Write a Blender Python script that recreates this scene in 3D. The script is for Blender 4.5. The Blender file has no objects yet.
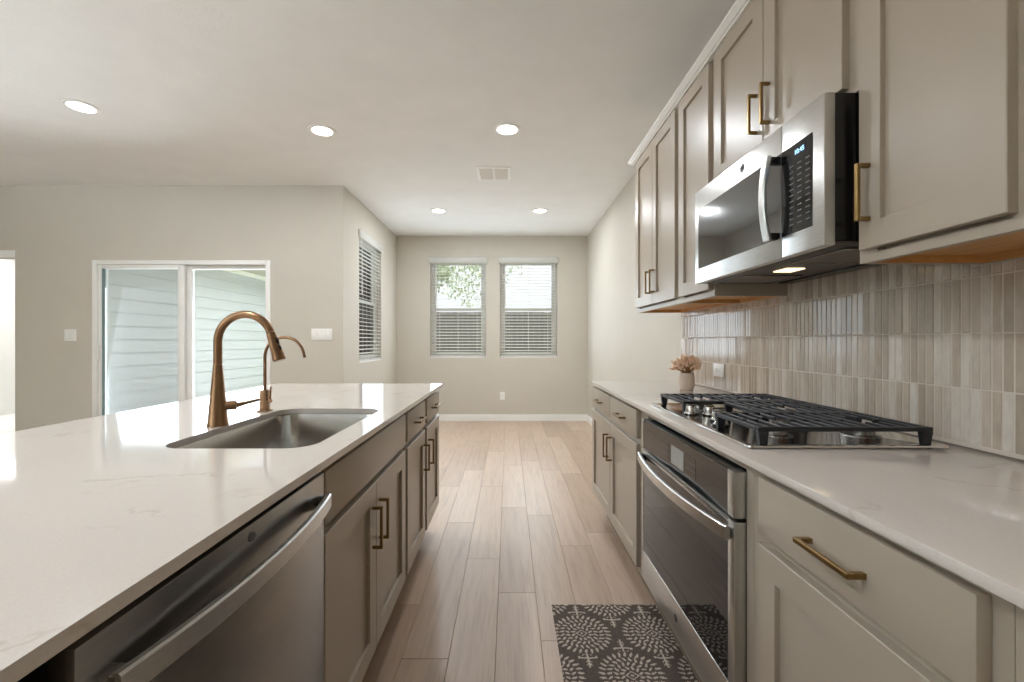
import bpy, bmesh, math, random
from mathutils import Vector, Matrix

random.seed(7)
S = bpy.context.scene
C = S.collection

# ------------------------------------------------------------------ camera, sky, light, exposure
CAM_Z = 1.183
cd = bpy.data.cameras.new('camera')
cam = bpy.data.objects.new('camera', cd)
C.objects.link(cam)
cam.location = (0, 0, CAM_Z)
cam.rotation_euler = (math.pi / 2, 0, 0)
cd.sensor_width = 36.0
cd.lens = 443.0 / 1024 * 36
cd.shift_x = 3.5 / 1024
cd.clip_start = 0.02
S.camera = cam

S.view_settings.view_transform = 'Standard'
S.view_settings.look = 'None'
S.view_settings.exposure = 0.8
S.view_settings.gamma = 1.0
S.view_settings.use_curve_mapping = False
cy = S.cycles
cy.max_bounces = 10
cy.diffuse_bounces = 6
cy.glossy_bounces = 5
cy.transparent_max_bounces = 12
cy.sample_clamp_indirect = 6.0
cy.caustics_reflective = False
cy.caustics_refractive = False
cy.use_denoising = True

W = bpy.data.worlds.new('sky')
S.world = W
W.use_nodes = True
bg = W.node_tree.nodes['Background']
# overcast sky: dim at the horizon, brighter overhead
_wt = W.node_tree
_tc = _wt.nodes.new('ShaderNodeTexCoord'); _sp = _wt.nodes.new('ShaderNodeSeparateXYZ')
_rp = _wt.nodes.new('ShaderNodeValToRGB')
_e = _rp.color_ramp.elements
_e[0].position, _e[0].color = 0.0, (0.215, 0.222, 0.228, 1)
_e[1].position, _e[1].color = 1.0, (1.0, 1.0, 1.0, 1)
_m = _e.new(0.22); _m.color = (0.24, 0.248, 0.255, 1)
_m = _e.new(0.45); _m.color = (0.72, 0.74, 0.755, 1)
_wt.links.new(_tc.outputs['Generated'], _sp.inputs[0]); _wt.links.new(_sp.outputs[2], _rp.inputs[0])
_wt.links.new(_rp.outputs[0], bg.inputs[0])
bg.inputs[1].default_value = 2.9

def area(name, loc, rot, sx, sy, power, col=(1, 1, 1), spread=None):
    l = bpy.data.lights.new(name, 'AREA')
    l.shape = 'RECTANGLE'
    l.size, l.size_y = sx, sy
    l.energy = power
    l.color = col
    if spread: l.spread = spread
    o = bpy.data.objects.new(name, l)
    C.objects.link(o)
    o.location = loc
    o.rotation_euler = rot
    return o

PI = math.pi
# soft high sun from the far left, over the garden
_l = bpy.data.lights.new('sun', 'SUN'); _l.energy = 7.5; _l.angle = math.radians(14); _l.color = (1.0, 0.985, 0.96)
_o = bpy.data.objects.new('sun', _l); C.objects.link(_o)
_o.rotation_euler = Vector((math.sin(math.radians(33)) * math.cos(math.radians(50)), -math.cos(math.radians(33)) * math.cos(math.radians(50)), -math.sin(math.radians(50)))).to_track_quat('-Z', 'Y').to_euler()
# fill lamp behind an added rear window, aimed up to brighten the ceiling;
# daylight at the nook windows and patio door; added fills for bedroom and island
area('rear_fill', (-5.2, -3.95, 1.2), (PI / 2 + 1.0, 0, -0.35), 2.1, 1.8, 280, (0.71, 0.87, 1.0), 1.9)
area('nook_window_daylight', (-0.747, 6.535, 1.52), (-PI / 2, 0, 0), 0.80, 1.1, 5.5, (0.78, 0.90, 1.0))
area('nook_window_daylight', (0.297, 6.535, 1.52), (-PI / 2, 0, 0), 0.80, 1.1, 5.5, (0.78, 0.90, 1.0))
area('side_window_daylight', (-1.63, 5.35, 1.6), (PI / 2, 0, -PI / 2), 0.80, 1.2, 3.0, (0.74, 0.88, 1.0))
area('patio_door_daylight', (-3.28, 4.85, 0.95), (-PI / 2 - 0.2, 0, 0), 2.2, 1.7, 75, (0.80, 0.91, 1.0))
area('bedroom_fill', (-7.3, 6.2, 2.55), (0, 0, 0), 1.2, 1.6, 24, (0.98, 0.99, 1.0))  # unseen lamp added under the ceiling to brighten the room beyond the doorway
area('island_fill', (-1.38, 0.6, 2.735), (0, 0, 0), 0.14, 0.14, 12, (0.93, 0.965, 1.0))  # bare lamp without fixture, added to brighten the near island worktop

# ------------------------------------------------------------------ materials
def lin(c):
    r = []
    for v in c:
        v /= 255.0
        r.append(v / 12.92 if v <= 0.04045 else ((v + 0.055) / 1.055) ** 2.4)
    return (r[0], r[1], r[2], 1.0)

class NT:
    def __init__(s, name):
        s.m = bpy.data.materials.new(name)
        s.m.use_nodes = True
        s.t = s.m.node_tree
        s.b = s.t.nodes['Principled BSDF']
        s.out = s.t.nodes['Material Output']
    def n(s, typ, **kw):
        x = s.t.nodes.new(typ)
        for k, v in kw.items(): setattr(x, k, v)
        return x
    def l(s, a, b): s.t.links.new(a, b)
    def obj(s, scale=(1, 1, 1)):
        tc = s.n('ShaderNodeTexCoord'); mp = s.n('ShaderNodeMapping')
        mp.inputs['Scale'].default_value = scale
        s.l(tc.outputs['Object'], mp.inputs[0])
        return mp.outputs[0]
    def noise(s, vec, scale, detail=3, rough=0.5):
        x = s.n('ShaderNodeTexNoise')
        x.inputs['Scale'].default_value = scale
        x.inputs['Detail'].default_value = detail
        x.inputs['Roughness'].default_value = rough
        if vec is not None: s.l(vec, x.inputs['Vector'])
        return x.outputs['Fac']
    def ramp(s, fac, stops):
        r = s.n('ShaderNodeValToRGB')
        e = r.color_ramp.elements
        while len(e) > 1: e.remove(e[-1])
        e[0].position, e[0].color = stops[0]
        for p, c in stops[1:]:
            q = e.new(p); q.color = c
        s.l(fac, r.inputs[0])
        return r.outputs[0]
    def bump(s, h, strength, dist=0.002):
        b = s.n('ShaderNodeBump')
        b.inputs['Strength'].default_value = strength
        b.inputs['Distance'].default_value = dist
        s.l(h, b.inputs['Height'])
        s.l(b.outputs[0], s.b.inputs['Normal'])

def mat(name, col, rough=0.5, metal=0.0, var=0.0, vscale=8, vstretch=(1, 1, 1), bump=0.0, bscale=200, spec=0.5, emit=None, coat=0.0, bdist=0.002):
    k = NT(name)
    c = lin(col)
    k.b.inputs['Base Color'].default_value = c
    k.b.inputs['Roughness'].default_value = rough
    k.b.inputs['Metallic'].default_value = metal
    k.b.inputs['Specular IOR Level'].default_value = spec
    if coat:
        k.b.inputs['Coat Weight'].default_value = coat
        k.b.inputs['Coat Roughness'].default_value = 0.08
    v = k.obj(vstretch)
    if var:
        f = k.noise(v, vscale)
        lo = tuple(x * (1 - var) for x in c[:3]) + (1,)
        hi = tuple(min(1, x * (1 + var)) for x in c[:3]) + (1,)
        k.l(k.ramp(f, [(0.3, lo), (0.7, hi)]), k.b.inputs['Base Color'])
    if bump:
        k.bump(k.noise(v, bscale, 2), bump, bdist)
    if emit:
        k.b.inputs['Emission Color'].default_value = lin(emit[0])
        k.b.inputs['Emission Strength'].default_value = emit[1]
    return k.m

M = {}
M['wall'] = mat('wall_paint', (198, 192, 180), 0.62, var=0.015, vscale=3, bump=0.12, bscale=130, spec=0.3)
M['ceiling'] = mat('ceiling_paint', (236, 236, 234), 0.85, var=0.02, vscale=4, bump=0.35, bscale=75, spec=0.2, bdist=0.004)
M['trim'] = mat('white_trim_paint', (236, 235, 231), 0.35, var=0.01)
M['white'] = mat('white_plastic', (238, 237, 233), 0.4, var=0.01)
M['vinyl'] = mat('white_vinyl', (236, 235, 231), 0.35, var=0.01)
M['paint'] = mat('greige_cabinet_paint', (172, 160, 144), 0.33, var=0.012, vscale=5, bump=0.03, bscale=300)
M['maple'] = mat('maple_veneer', (196, 146, 88), 0.45, var=0.12, vscale=6, vstretch=(8, 0.8, 8))
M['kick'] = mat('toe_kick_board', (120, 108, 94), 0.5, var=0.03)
M['dark'] = mat('dark_gap', (18, 17, 16), 0.7, var=0.05)
M['black'] = mat('black_enamel', (20, 19, 18), 0.22, var=0.05)
M['iron'] = mat('cast_iron', (30, 32, 37), 0.42, var=0.12, vscale=30, bump=0.15, bscale=400)
M['cap'] = mat('burner_cap', (38, 38, 38), 0.5, var=0.1)
M['glass_black'] = mat('black_glass', (20, 21, 23), 0.03, var=0.03, spec=0.5)
M['glass_mw'] = mat('tinted_oven_glass', (26, 30, 33), 0.03, var=0.03, spec=0.9, coat=0.9)
M['display'] = mat('display_grey', (150, 152, 148), 0.25, var=0.03)

M['brassy'] = mat('satin_brass', (146, 119, 76), 0.33, 1.0, var=0.05, vscale=30)
M['bronze'] = mat('brushed_bronze', (146, 114, 86), 0.28, 1.0, var=0.07, vscale=20, vstretch=(12, 12, 0.6))
M['chrome'] = mat('chrome', (205, 203, 200), 0.12, 1.0, var=0.02)
M['bluedisp'] = mat('blue_digits', (150, 205, 255), 0.4, emit=((150, 205, 255), 1.6))
M['bluepane'] = mat('display_pane', (16, 34, 58), 0.1, var=0.02)
M['badge'] = mat('badge_grey', (120, 122, 126), 0.3, 1.0, var=0.03)
M['vase'] = mat('matte_ceramic', (200, 184, 168), 0.6, var=0.03, vscale=20)
M['straw'] = mat('dried_plume', (236, 206, 178), 0.9, var=0.2, vscale=40)
M['stem'] = mat('dried_stem', (150, 108, 74), 0.85, var=0.1)
M['drain'] = mat('drain_steel', (130, 128, 124), 0.3, 1.0, var=0.02)
M['filter'] = mat('grease_filter', (120, 112, 104), 0.5, 0.7, var=0.1, vscale=60, bump=0.8, bscale=350)
M['underbody'] = mat('hood_underside', (70, 64, 58), 0.4, 0.3, var=0.05)
M['hoodlamp'] = mat('hood_lamp_lens', (255, 236, 200), 0.4, emit=((255, 226, 180), 1.2))
M['canlens'] = mat('downlight_lens', (255, 250, 242), 0.4, emit=((255, 247, 235), 6.0))
M['ventdark'] = mat('vent_shadow', (196, 192, 184), 0.7, var=0.03)
M['concrete'] = mat('concrete', (176, 172, 165), 0.9, var=0.06, vscale=5)
M['fence'] = mat('weathered_fence', (78, 73, 70), 0.85, var=0.2, vscale=4, vstretch=(8, 8, 1))
M['leaf'] = mat('leaf_green', (140, 150, 122), 0.7, var=0.35, vscale=3)
M['bark'] = mat('bark', (84, 70, 58), 0.9, var=0.2)
M['grass'] = mat('lawn', (110, 124, 82), 0.95, var=0.2, vscale=20)
M['siding'] = mat('lap_siding', (178, 184, 188), 0.6, var=0.015, vscale=4)
M['soffit'] = mat('patio_ceiling', (182, 178, 160), 0.8, var=0.03)
M['teal'] = mat('glazing_seal', (112, 136, 138), 0.4, var=0.03)

def steel(name, col, rough, stretch, bstr=0.05):
    k = NT(name)
    c = lin(col)
    v = k.obj(stretch)
    f = k.noise(v, 60, 4, 0.6)
    k.l(k.ramp(f, [(0.3, tuple(x * .88 for x in c[:3]) + (1,)), (0.7, tuple(min(1, x * 1.08) for x in c[:3]) + (1,))]), k.b.inputs['Base Color'])
    k.b.inputs['Metallic'].default_value = 1.0
    k.b.inputs['Roughness'].default_value = rough
    k.b.inputs['Anisotropic'].default_value = 0.4
    k.bump(f, bstr, 0.0005)
    return k.m
M['steel'] = steel('brushed_steel', (160, 158, 155), 0.27, (8, 0.4, 8))
M['steel_light'] = steel('bright_brushed_steel', (214, 214, 212), 0.3, (8, 0.4, 8))
M['tray'] = steel('polished_tray_steel', (214, 211, 207), 0.12, (8, 0.4, 8), 0.02)
M['sinksteel'] = steel('satin_sink_steel', (176, 172, 166), 0.24, (1, 1, 10))

def legend(name, dy, dz, fy, fz):
    k = NT(name)
    tc = k.n('ShaderNodeTexCoord'); sp = k.n('ShaderNodeSeparateXYZ'); k.l(tc.outputs['Object'], sp.inputs[0])
    fs = []
    for ax, d, f in ((1, dy, fy), (2, dz, fz)):
        a = k.n('ShaderNodeMath', operation='DIVIDE'); a.inputs[1].default_value = d; k.l(sp.outputs[ax], a.inputs[0])
        b = k.n('ShaderNodeMath', operation='FRACT'); k.l(a.outputs[0], b.inputs[0])
        c = k.n('ShaderNodeMath', operation='LESS_THAN'); c.inputs[1].default_value = f; k.l(b.outputs[0], c.inputs[0])
        fs.append(c.outputs[0])
    m = k.n('ShaderNodeMath', operation='MULTIPLY'); k.l(fs[0], m.inputs[0]); k.l(fs[1], m.inputs[1])
    mx = k.n('ShaderNodeMix', data_type='RGBA'); k.l(m.outputs[0], mx.inputs[0])
    mx.inputs[6].default_value = lin((20, 21, 23)); mx.inputs[7].default_value = lin((122, 126, 128))
    k.l(mx.outputs[2], k.b.inputs['Base Color'])
    k.b.inputs['Roughness'].default_value = 0.04
    return k.m
M['legend_mw'] = legend('microwave_keypad_legend', 0.033, 0.016, 0.5, 0.2)
M['legend_ov'] = legend('oven_keypad_legend', 0.015, 0.021, 0.4, 0.12)

def quartz():
    k = NT('polished_quartz')
    v = k.obj()
    a = k.noise(v, 220, 3, 0.6)
    b = k.noise(v, 2.2, 6, 0.6)
    base = k.ramp(a, [(0.30, lin((213, 203, 194))), (0.5, lin((217, 208, 200))), (0.75, lin((219, 211, 203)))])
    vein = k.ramp(b, [(0.488, (0, 0, 0, 1)), (0.5, (1, 1, 1, 1)), (0.512, (0, 0, 0, 1))])
    br = k.noise(v, 7, 3)
    brk = k.ramp(br, [(0.52, (0, 0, 0, 1)), (0.62, (1, 1, 1, 1))])
    mul = k.n('ShaderNodeMath', operation='MULTIPLY'); k.l(vein, mul.inputs[0]); k.l(brk, mul.inputs[1])
    mx = k.n('ShaderNodeMix', data_type='RGBA')
    k.l(mul.outputs[0], mx.inputs[0]); k.l(base, mx.inputs[6]); mx.inputs[7].default_value = lin((203, 191, 180))
    k.l(mx.outputs[2], k.b.inputs['Base Color'])
    k.b.inputs['Roughness'].default_value = 0.07
    k.b.inputs['Specular IOR Level'].default_value = 0.62
    return k.m
M['quartz'] = quartz()

def island_rand(k):
    g = k.n('ShaderNodeNewGeometry')
    return g.outputs['Random Per Island']

def tile():
    k = NT('glazed_finger_tile')
    r = island_rand(k)
    v = k.obj((1, 1, 0.35))
    cloud = k.noise(v, 45, 4, 0.6)
    base = k.ramp(r, [(0.0, lin((178, 165, 150))), (0.35, lin((192, 179, 164))), (0.7, lin((203, 191, 177))), (0.9, lin((212, 203, 192))), (1.0, lin((222, 216, 208)))])
    mx = k.n('ShaderNodeMix', data_type='RGBA', blend_type='MULTIPLY'); mx.inputs[0].default_value = 1
    k.l(base, mx.inputs[6])
    k.l(k.ramp(cloud, [(0.3, (0.82, 0.8, 0.78, 1)), (0.7, (1, 1, 1, 1))]), mx.inputs[7])
    k.l(mx.outputs[2], k.b.inputs['Base Color'])
    k.b.inputs['Roughness'].default_value = 0.1
    k.b.inputs['Specular IOR Level'].default_value = 0.75
    k.bump(k.noise(k.obj(), 22, 2), 0.09, 0.003)
    return k.m
M['tile'] = tile()
M['grout'] = mat('pale_grout', (206, 196, 184), 0.8, var=0.03)

def oak():
    k = NT('oak_plank')
    r = island_rand(k)
    tc = k.n('ShaderNodeTexCoord')
    off = k.n('ShaderNodeVectorMath', operation='ADD')
    cmb = k.n('ShaderNodeCombineXYZ')
    m1 = k.n('ShaderNodeMath', operation='MULTIPLY'); m1.inputs[1].default_value = 37.0
    k.l(r, m1.inputs[0])
    k.l(m1.outputs[0], cmb.inputs[0]); k.l(m1.outputs[0], cmb.inputs[1])
    k.l(tc.outputs['Object'], off.inputs[0]); k.l(cmb.outputs[0], off.inputs[1])
    mp = k.n('ShaderNodeMapping'); mp.inputs['Scale'].default_value = (14, 0.9, 1)
    k.l(off.outputs[0], mp.inputs[0])
    g = k.noise(mp.outputs[0], 2.2, 8, 0.62)
    mp2 = k.n('ShaderNodeMapping'); mp2.inputs['Scale'].default_value = (60, 2.0, 1)
    k.l(off.outputs[0], mp2.inputs[0])
    g2 = k.noise(mp2.outputs[0], 3, 3, 0.6)
    base = k.ramp(r, [(0.0, lin((180, 157, 137))), (0.5, lin((192, 168, 148))), (1.0, lin((202, 180, 161)))])
    gr = k.ramp(g, [(0.3, (0.72, 0.68, 0.64, 1)), (0.5, (0.95, 0.94, 0.92, 1)), (0.75, (1.06, 1.05, 1.05, 1))])
    mx = k.n('ShaderNodeMix', data_type='RGBA', blend_type='MULTIPLY'); mx.inputs[0].default_value = 0.75
    k.l(base, mx.inputs[6]); k.l(gr, mx.inputs[7])
    mx2 = k.n('ShaderNodeMix', data_type='RGBA', blend_type='MULTIPLY'); mx2.inputs[0].default_value = 0.6
    k.l(mx.outputs[2], mx2.inputs[6])
    k.l(k.ramp(g2, [(0.35, (0.84, 0.82, 0.8, 1)), (0.6, (1, 1, 1, 1))]), mx2.inputs[7])
    k.l(mx2.outputs[2], k.b.inputs['Base Color'])
    k.b.inputs['Roughness'].default_value = 0.36
    k.b.inputs['Specular IOR Level'].default_value = 0.5
    k.bump(g2, 0.06, 0.001)
    return k.m
M['oak'] = oak()
M['seam'] = mat('plank_seam', (140, 110, 88), 0.8, var=0.05)

def pane():
    k = NT('window_pane')
    t = k.t
    t.nodes.remove(k.b)
    tr = k.n('ShaderNodeBsdfTransparent'); gl = k.n('ShaderNodeBsdfGlossy')
    gl.inputs['Roughness'].default_value = 0.0
    tr.inputs[0].default_value = (0.97, 0.985, 0.98, 1)
    fr = k.n('ShaderNodeFresnel'); fr.inputs[0].default_value = 1.45
    mx = k.n('ShaderNodeMixShader')
    k.l(fr.outputs[0], mx.inputs[0]); k.l(tr.outputs[0], mx.inputs[1]); k.l(gl.outputs[0], mx.inputs[2])
    k.l(mx.outputs[0], k.out.inputs[0])
    return k.m
M['pane'] = pane()

def screen():
    k = NT('insect_screen')
    k.t.nodes.remove(k.b)
    tr = k.n('ShaderNodeBsdfTransparent'); df = k.n('ShaderNodeBsdfDiffuse'); df.inputs[0].default_value = lin((96, 100, 98))
    mx = k.n('ShaderNodeMixShader'); mx.inputs[0].default_value = 0.22
    k.l(tr.outputs[0], mx.inputs[1]); k.l(df.outputs[0], mx.inputs[2]); k.l(mx.outputs[0], k.out.inputs[0])
    return k.m
M['screen'] = screen()

def slatmat():
    k = NT('white_faux_wood_slat')
    t = k.t
    tl = k.n('ShaderNodeBsdfTranslucent'); tl.inputs[0].default_value = (0.9, 0.9, 0.88, 1)
    mx = k.n('ShaderNodeMixShader'); mx.inputs[0].default_value = 0.55
    k.b.inputs['Base Color'].default_value = lin((240, 239, 235)); k.b.inputs['Roughness'].default_value = 0.4
    k.l(k.b.outputs[0], mx.inputs[1]); k.l(tl.outputs[0], mx.inputs[2]); k.l(mx.outputs[0], k.out.inputs[0])
    return k.m
M['slat'] = slatmat()

def rugmat():
    k = NT('woven_rug')
    a = k.n('ShaderNodeAttribute'); a.attribute_name = 'weave'
    f = k.noise(k.obj(), 260, 2)
    col = k.ramp(a.outputs['Fac'], [(0.0, lin((104, 93, 86))), (0.45, lin((128, 115, 106))), (1.0, lin((206, 193, 180)))])
    mx = k.n('ShaderNodeMix', data_type='RGBA', blend_type='MULTIPLY'); mx.inputs[0].default_value = 0.8
    k.l(col, mx.inputs[6]); k.l(k.ramp(f, [(0.35, (0.62, 0.62, 0.62, 1)), (0.65, (1.08, 1.08, 1.08, 1))]), mx.inputs[7])
    k.l(mx.outputs[2], k.b.inputs['Base Color'])
    k.b.inputs['Roughness'].default_value = 0.95
    k.b.inputs['Specular IOR Level'].default_value = 0.1
    return k.m
M['rug'] = rugmat()

# ------------------------------------------------------------------ mesh helpers (all take world coordinates)
def worldloc(o):
    v = Vector((0, 0, 0))
    while o is not None:
        v += o.location
        o = o.parent
    return v

def obj(name, bm, m, parent=None, angle=32, loc=None):
    """links the bmesh (world coordinates) as one mesh object under its parent"""
    base = worldloc(parent) if parent else Vector(loc or (0, 0, 0))
    bmesh.ops.translate(bm, verts=bm.verts, vec=-base)
    bmesh.ops.recalc_face_normals(bm, faces=bm.faces)
    me = bpy.data.meshes.new(name)
    bm.to_mesh(me); bm.free()
    for p in me.polygons: p.use_smooth = True
    me.set_sharp_from_angle(angle=math.radians(angle))
    if m: me.materials.append(M[m])
    o = bpy.data.objects.new(name, me)
    C.objects.link(o)
    if parent: o.parent = parent
    else: o.location = base
    return o

def thing(name, label, cat, loc, group=None):
    o = bpy.data.objects.new(name, None)
    o.empty_display_size = 0.05
    C.objects.link(o)
    o.location = loc
    o['label'] = label; o['category'] = cat
    if group: o['group'] = group
    return o

def tag(o, label, cat, group=None, kind=None):
    o['label'] = label; o['category'] = cat
    if group: o['group'] = group
    if kind: o['kind'] = kind
    return o

def struct(name, bm, m, label=None, parent=None):
    o = obj(name, bm, m, parent)
    if parent is None:
        o['kind'] = 'structure'
        if label: tag(o, label, {'w': 'wall', 'f': 'floor', 'c': 'ceiling', 'b': 'baseboard', 't': 'trim'}.get(name[0], 'structure'))
    return o

def B(): return bmesh.new()

def box(bm, x0, x1, y0, y1, z0, z1, bev=0.0, seg=2):
    r = bmesh.ops.create_cube(bm, size=1)
    vs = r['verts']
    bmesh.ops.scale(bm, vec=(abs(x1 - x0), abs(y1 - y0), abs(z1 - z0)), verts=vs)
    bmesh.ops.translate(bm, vec=((x0 + x1) / 2, (y0 + y1) / 2, (z0 + z1) / 2), verts=vs)
    if bev:
        es = list({e for v in vs for e in v.link_edges})
        bmesh.ops.bevel(bm, geom=es, offset=bev, segments=seg, affect='EDGES', profile=0.5)
    return bm

def bx(*a, **k): return box(B(), *a, **k)

def loft(bm, loops, cap0=True, cap1=True, closed=True):
    rings = [[bm.verts.new(p) for p in L] for L in loops]
    n = len(rings[0])
    for a, b in zip(rings, rings[1:]):
        for i in range(n if closed else n - 1):
            j = (i + 1) % n
            bm.faces.new((a[i], a[j], b[j], b[i]))
    if cap0: bm.faces.new(rings[0][::-1])
    if cap1: bm.faces.new(rings[-1])
    return bm

def tube(bm, pts, rad, seg=16, cap=True):
    pts = [Vector(p) for p in pts]
    n = len(pts)
    if not isinstance(rad, (list, tuple)): rad = [rad] * n
    t0 = (pts[1] - pts[0]).normalized()
    up = Vector((0, 0, 1)) if abs(t0.z) < 0.9 else Vector((1, 0, 0))
    u = t0.cross(up).normalized()
    loops = []
    for i in range(n):
        if i == 0: t = t0
        elif i == n - 1: t = (pts[-1] - pts[-2]).normalized()
        else: t = ((pts[i] - pts[i - 1]).normalized() + (pts[i + 1] - pts[i]).normalized()).normalized()
        u = (u - t * u.dot(t)).normalized()
        w = t.cross(u)
        loops.append([pts[i] + (u * math.cos(2 * PI * k / seg) + w * math.sin(2 * PI * k / seg)) * rad[i] for k in range(seg)])
    return loft(bm, loops, cap, cap)

def lathe(bm, prof, c, seg=40, cap0=True, cap1=True, axis='Z'):
    loops = []
    for r, h in prof:
        L = []
        for k in range(seg):
            a = 2 * PI * k / seg
            p = (r * math.cos(a), r * math.sin(a), h)
            if axis == 'X': p = (h, p[0], p[1])
            if axis == '-X': p = (-h, p[1], p[0])
            L.append((c[0] + p[0], c[1] + p[1], c[2] + p[2]))
        loops.append(L)
    return loft(bm, loops, cap0, cap1)

def rrect(x0, x1, y0, y1, r, seg=8):
    pts = []
    for cx, cy_, a0 in ((x1 - r, y1 - r, 0), (x0 + r, y1 - r, 90), (x0 + r, y0 + r, 180), (x1 - r, y0 + r, 270)):
        for k in range(seg + 1):
            a = math.radians(a0 + 90 * k / seg)
            pts.append((cx + r * math.cos(a), cy_ + r * math.sin(a)))
    return pts

def grid_wall(bm, axis, p0, p1, u0, u1, z0, z1, holes):
    """wall slab between planes p0 and p1 (axis 'X' or 'Y'), rectangular holes (u0,u1,z0,z1)"""
    us = sorted({u0, u1, *[h[0] for h in holes], *[h[1] for h in holes]})
    zs = sorted({z0, z1, *[h[2] for h in holes], *[h[3] for h in holes]})
    us = [u for u in us if u0 <= u <= u1]; zs = [z for z in zs if z0 <= z <= z1]
    for a, b in zip(us, us[1:]):
        for c, d in zip(zs, zs[1:]):
            mu, mz = (a + b) / 2, (c + d) / 2
            if any(h[0] < mu < h[1] and h[2] < mz < h[3] for h in holes): continue
            if axis == 'Y': box(bm, a, b, p0, p1, c, d)
            else: box(bm, p0, p1, a, b, c, d)
    bmesh.ops.remove_doubles(bm, verts=bm.verts, dist=1e-5)
    # drop the internal faces where two cells meet
    seen = {}
    for f in list(bm.faces):
        key = tuple(sorted(v.index for v in f.verts))
        seen.setdefault(key, []).append(f)
    bm.verts.index_update()
    seen = {}
    for f in bm.faces:
        seen.setdefault(tuple(sorted(v.index for v in f.verts)), []).append(f)
    kill = [f for fs in seen.values() if len(fs) > 1 for f in fs]
    bmesh.ops.delete(bm, geom=kill, context='FACES')
    return bm

# ------------------------------------------------------------------ the room shell
CZ = 2.743            # ceiling
XR, XN, XL = 1.17, -1.66, -6.8
YF, YL, YB = 6.57, 4.444, -3.6
T = 0.12

# floor: every plank an island of one mesh, over a dark seam board
def floor_planks():
    bm = B()
    w = 0.1755
    known = {0: 2.408, 1: 2.083, -1: 1.65, 2: 1.748, 3: 2.56, -2: 1.986, 4: 2.737}
    second = {-1: 2.89, 2: 3.01}
    g = 0.0006
    rnd = random.Random(3)
    x_org = -0.2235
    for i in range(-44, 9):
        xa, xb = x_org + i * w, x_org + (i + 1) * w
        if xa > XR + 0.02: break
        xb = min(xb, XR + 0.01)
        if xb < -8: continue
        ytop = YF + 0.02 if xa > XN - 0.2 else (YL + 0.02 if xa > -5.0 else 7.72)
        if xa > XN - 0.2 and xa < XN: ytop = YF + 0.02
        js = [known.get(i, 2.0 + rnd.uniform(-0.6, 0.6))]
        if i in second: js.append(second[i])
        while js[-1] < ytop: js.append(js[-1] + rnd.uniform(1.0, 1.75))
        y = js[0]
        lo = []
        while y > YB - 0.1:
            y -= rnd.uniform(1.0, 1.75); lo.append(y)
        js = lo[::-1] + js
        for a, b in zip(js, js[1:]):
            a2, b2 = max(a, YB - 0.05), min(b, ytop)
            if b2 - a2 < 0.02: continue
            x0, x1, y0, y1 = xa + g, xb - g, a2 + g, b2 - g
            e = 0.0009
            top = [(x0 + e, y0 + e, 0), (x1 - e, y0 + e, 0), (x1 - e, y1 - e, 0), (x0 + e, y1 - e, 0)]
            mid = [(x0, y0, -0.0009), (x1, y0, -0.0009), (x1, y1, -0.0009), (x0, y1, -0.0009)]
            bot = [(x0, y0, -0.01), (x1, y0, -0.01), (x1, y1, -0.01), (x0, y1, -0.01)]
            loft(bm, [bot, mid, top])
    return bm
fl = struct('floor', floor_planks(), 'oak', 'light oak plank floor running away towards the far windows')
sb = B(); box(sb, -8.1, XR + T, YB - T, YL + 0.06, -0.10, -0.006); box(sb, XN - T, XR + T, YL + 0.06, YF + T, -0.10, -0.006); box(sb, -8.1, -4.95, YL + 0.06, 7.8, -0.10, -0.006)
obj('subfloor', sb, 'seam', fl)

bm = B()
box(bm, -8.1, XR + T, YB - T, YL + T, CZ, CZ + 0.1)
box(bm, XN - T, XR + T, YL + T, YF + T, CZ, CZ + 0.1)
box(bm, -8.1, -4.95, YL + T, 7.8, CZ, CZ + 0.1)
struct('ceiling', bm, 'ceiling', 'white textured ceiling with recessed downlights')

WZ0, WZ1 = 0.935, 2.41
WINL = (-1.160, -0.334); WINR = (-0.128, 0.722); WINS = (4.925, 5.785)
struct('wall_right', grid_wall(B(), 'X', XR, XR + T, YB - T, YF + T, 0, CZ, []), 'wall', 'pale right wall behind the cooktop and cabinets')
struct('wall_far', grid_wall(B(), 'Y', YF, YF + T, XN - T, XR, 0, CZ, [(*WINL, WZ0, WZ1), (*WINR, WZ0, WZ1)]), 'wall', 'far greige wall with two blinded windows')
struct('wall_nook', grid_wall(B(), 'X', XN - T, XN, YL + T, YF, 0, CZ, [(*WINS, WZ0, WZ1)]), 'wall', 'short bright wall with one window left of the far wall')
DX0, DX1, DZ = -4.178, -2.388, 1.995
struct('wall_living', grid_wall(B(), 'Y', YL, YL + T, -4.95, XN, 0, CZ, [(DX0, DX1, 0, DZ)]), 'wall', 'greige living room wall around the sliding patio door')
struct('wall_hall', grid_wall(B(), 'Y', 4.49, 4.59, -8.0, -4.955, 0, CZ, [(-5.9, -4.99, 0, 2.03)]), 'wall', 'wall over the hall doorway at the left edge')
struct('wall_left', grid_wall(B(), 'X', XL - T, XL, YB, 4.49, 0, CZ, []), 'wall', 'living room outer wall')
struct('wall_back', grid_wall(B(), 'Y', YB - T, YB, XL, XR, 0, CZ, [(-6.3, -4.1, 0.4, 2.3)]), 'wall', 'rear wall behind the camera')  # opening added for the rear fill lamp
bm = B(); box(bm, -8.0, -4.955, 7.7, 7.8, 0, CZ); box(bm, -8.1, -8.0, 4.49, 7.8, 0, CZ); box(bm, -5.06, -4.955, 4.59, 7.7, 0, CZ)
struct('floor_bedroom', bx(-8.0, -5.06, 4.6, 7.69, 0.0, 0.012), 'ceiling', 'pale carpet in the room beyond the hall doorway')
struct('wall_bedroom', bm, 'trim', 'bright white room wall beyond the hall doorway')

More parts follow.
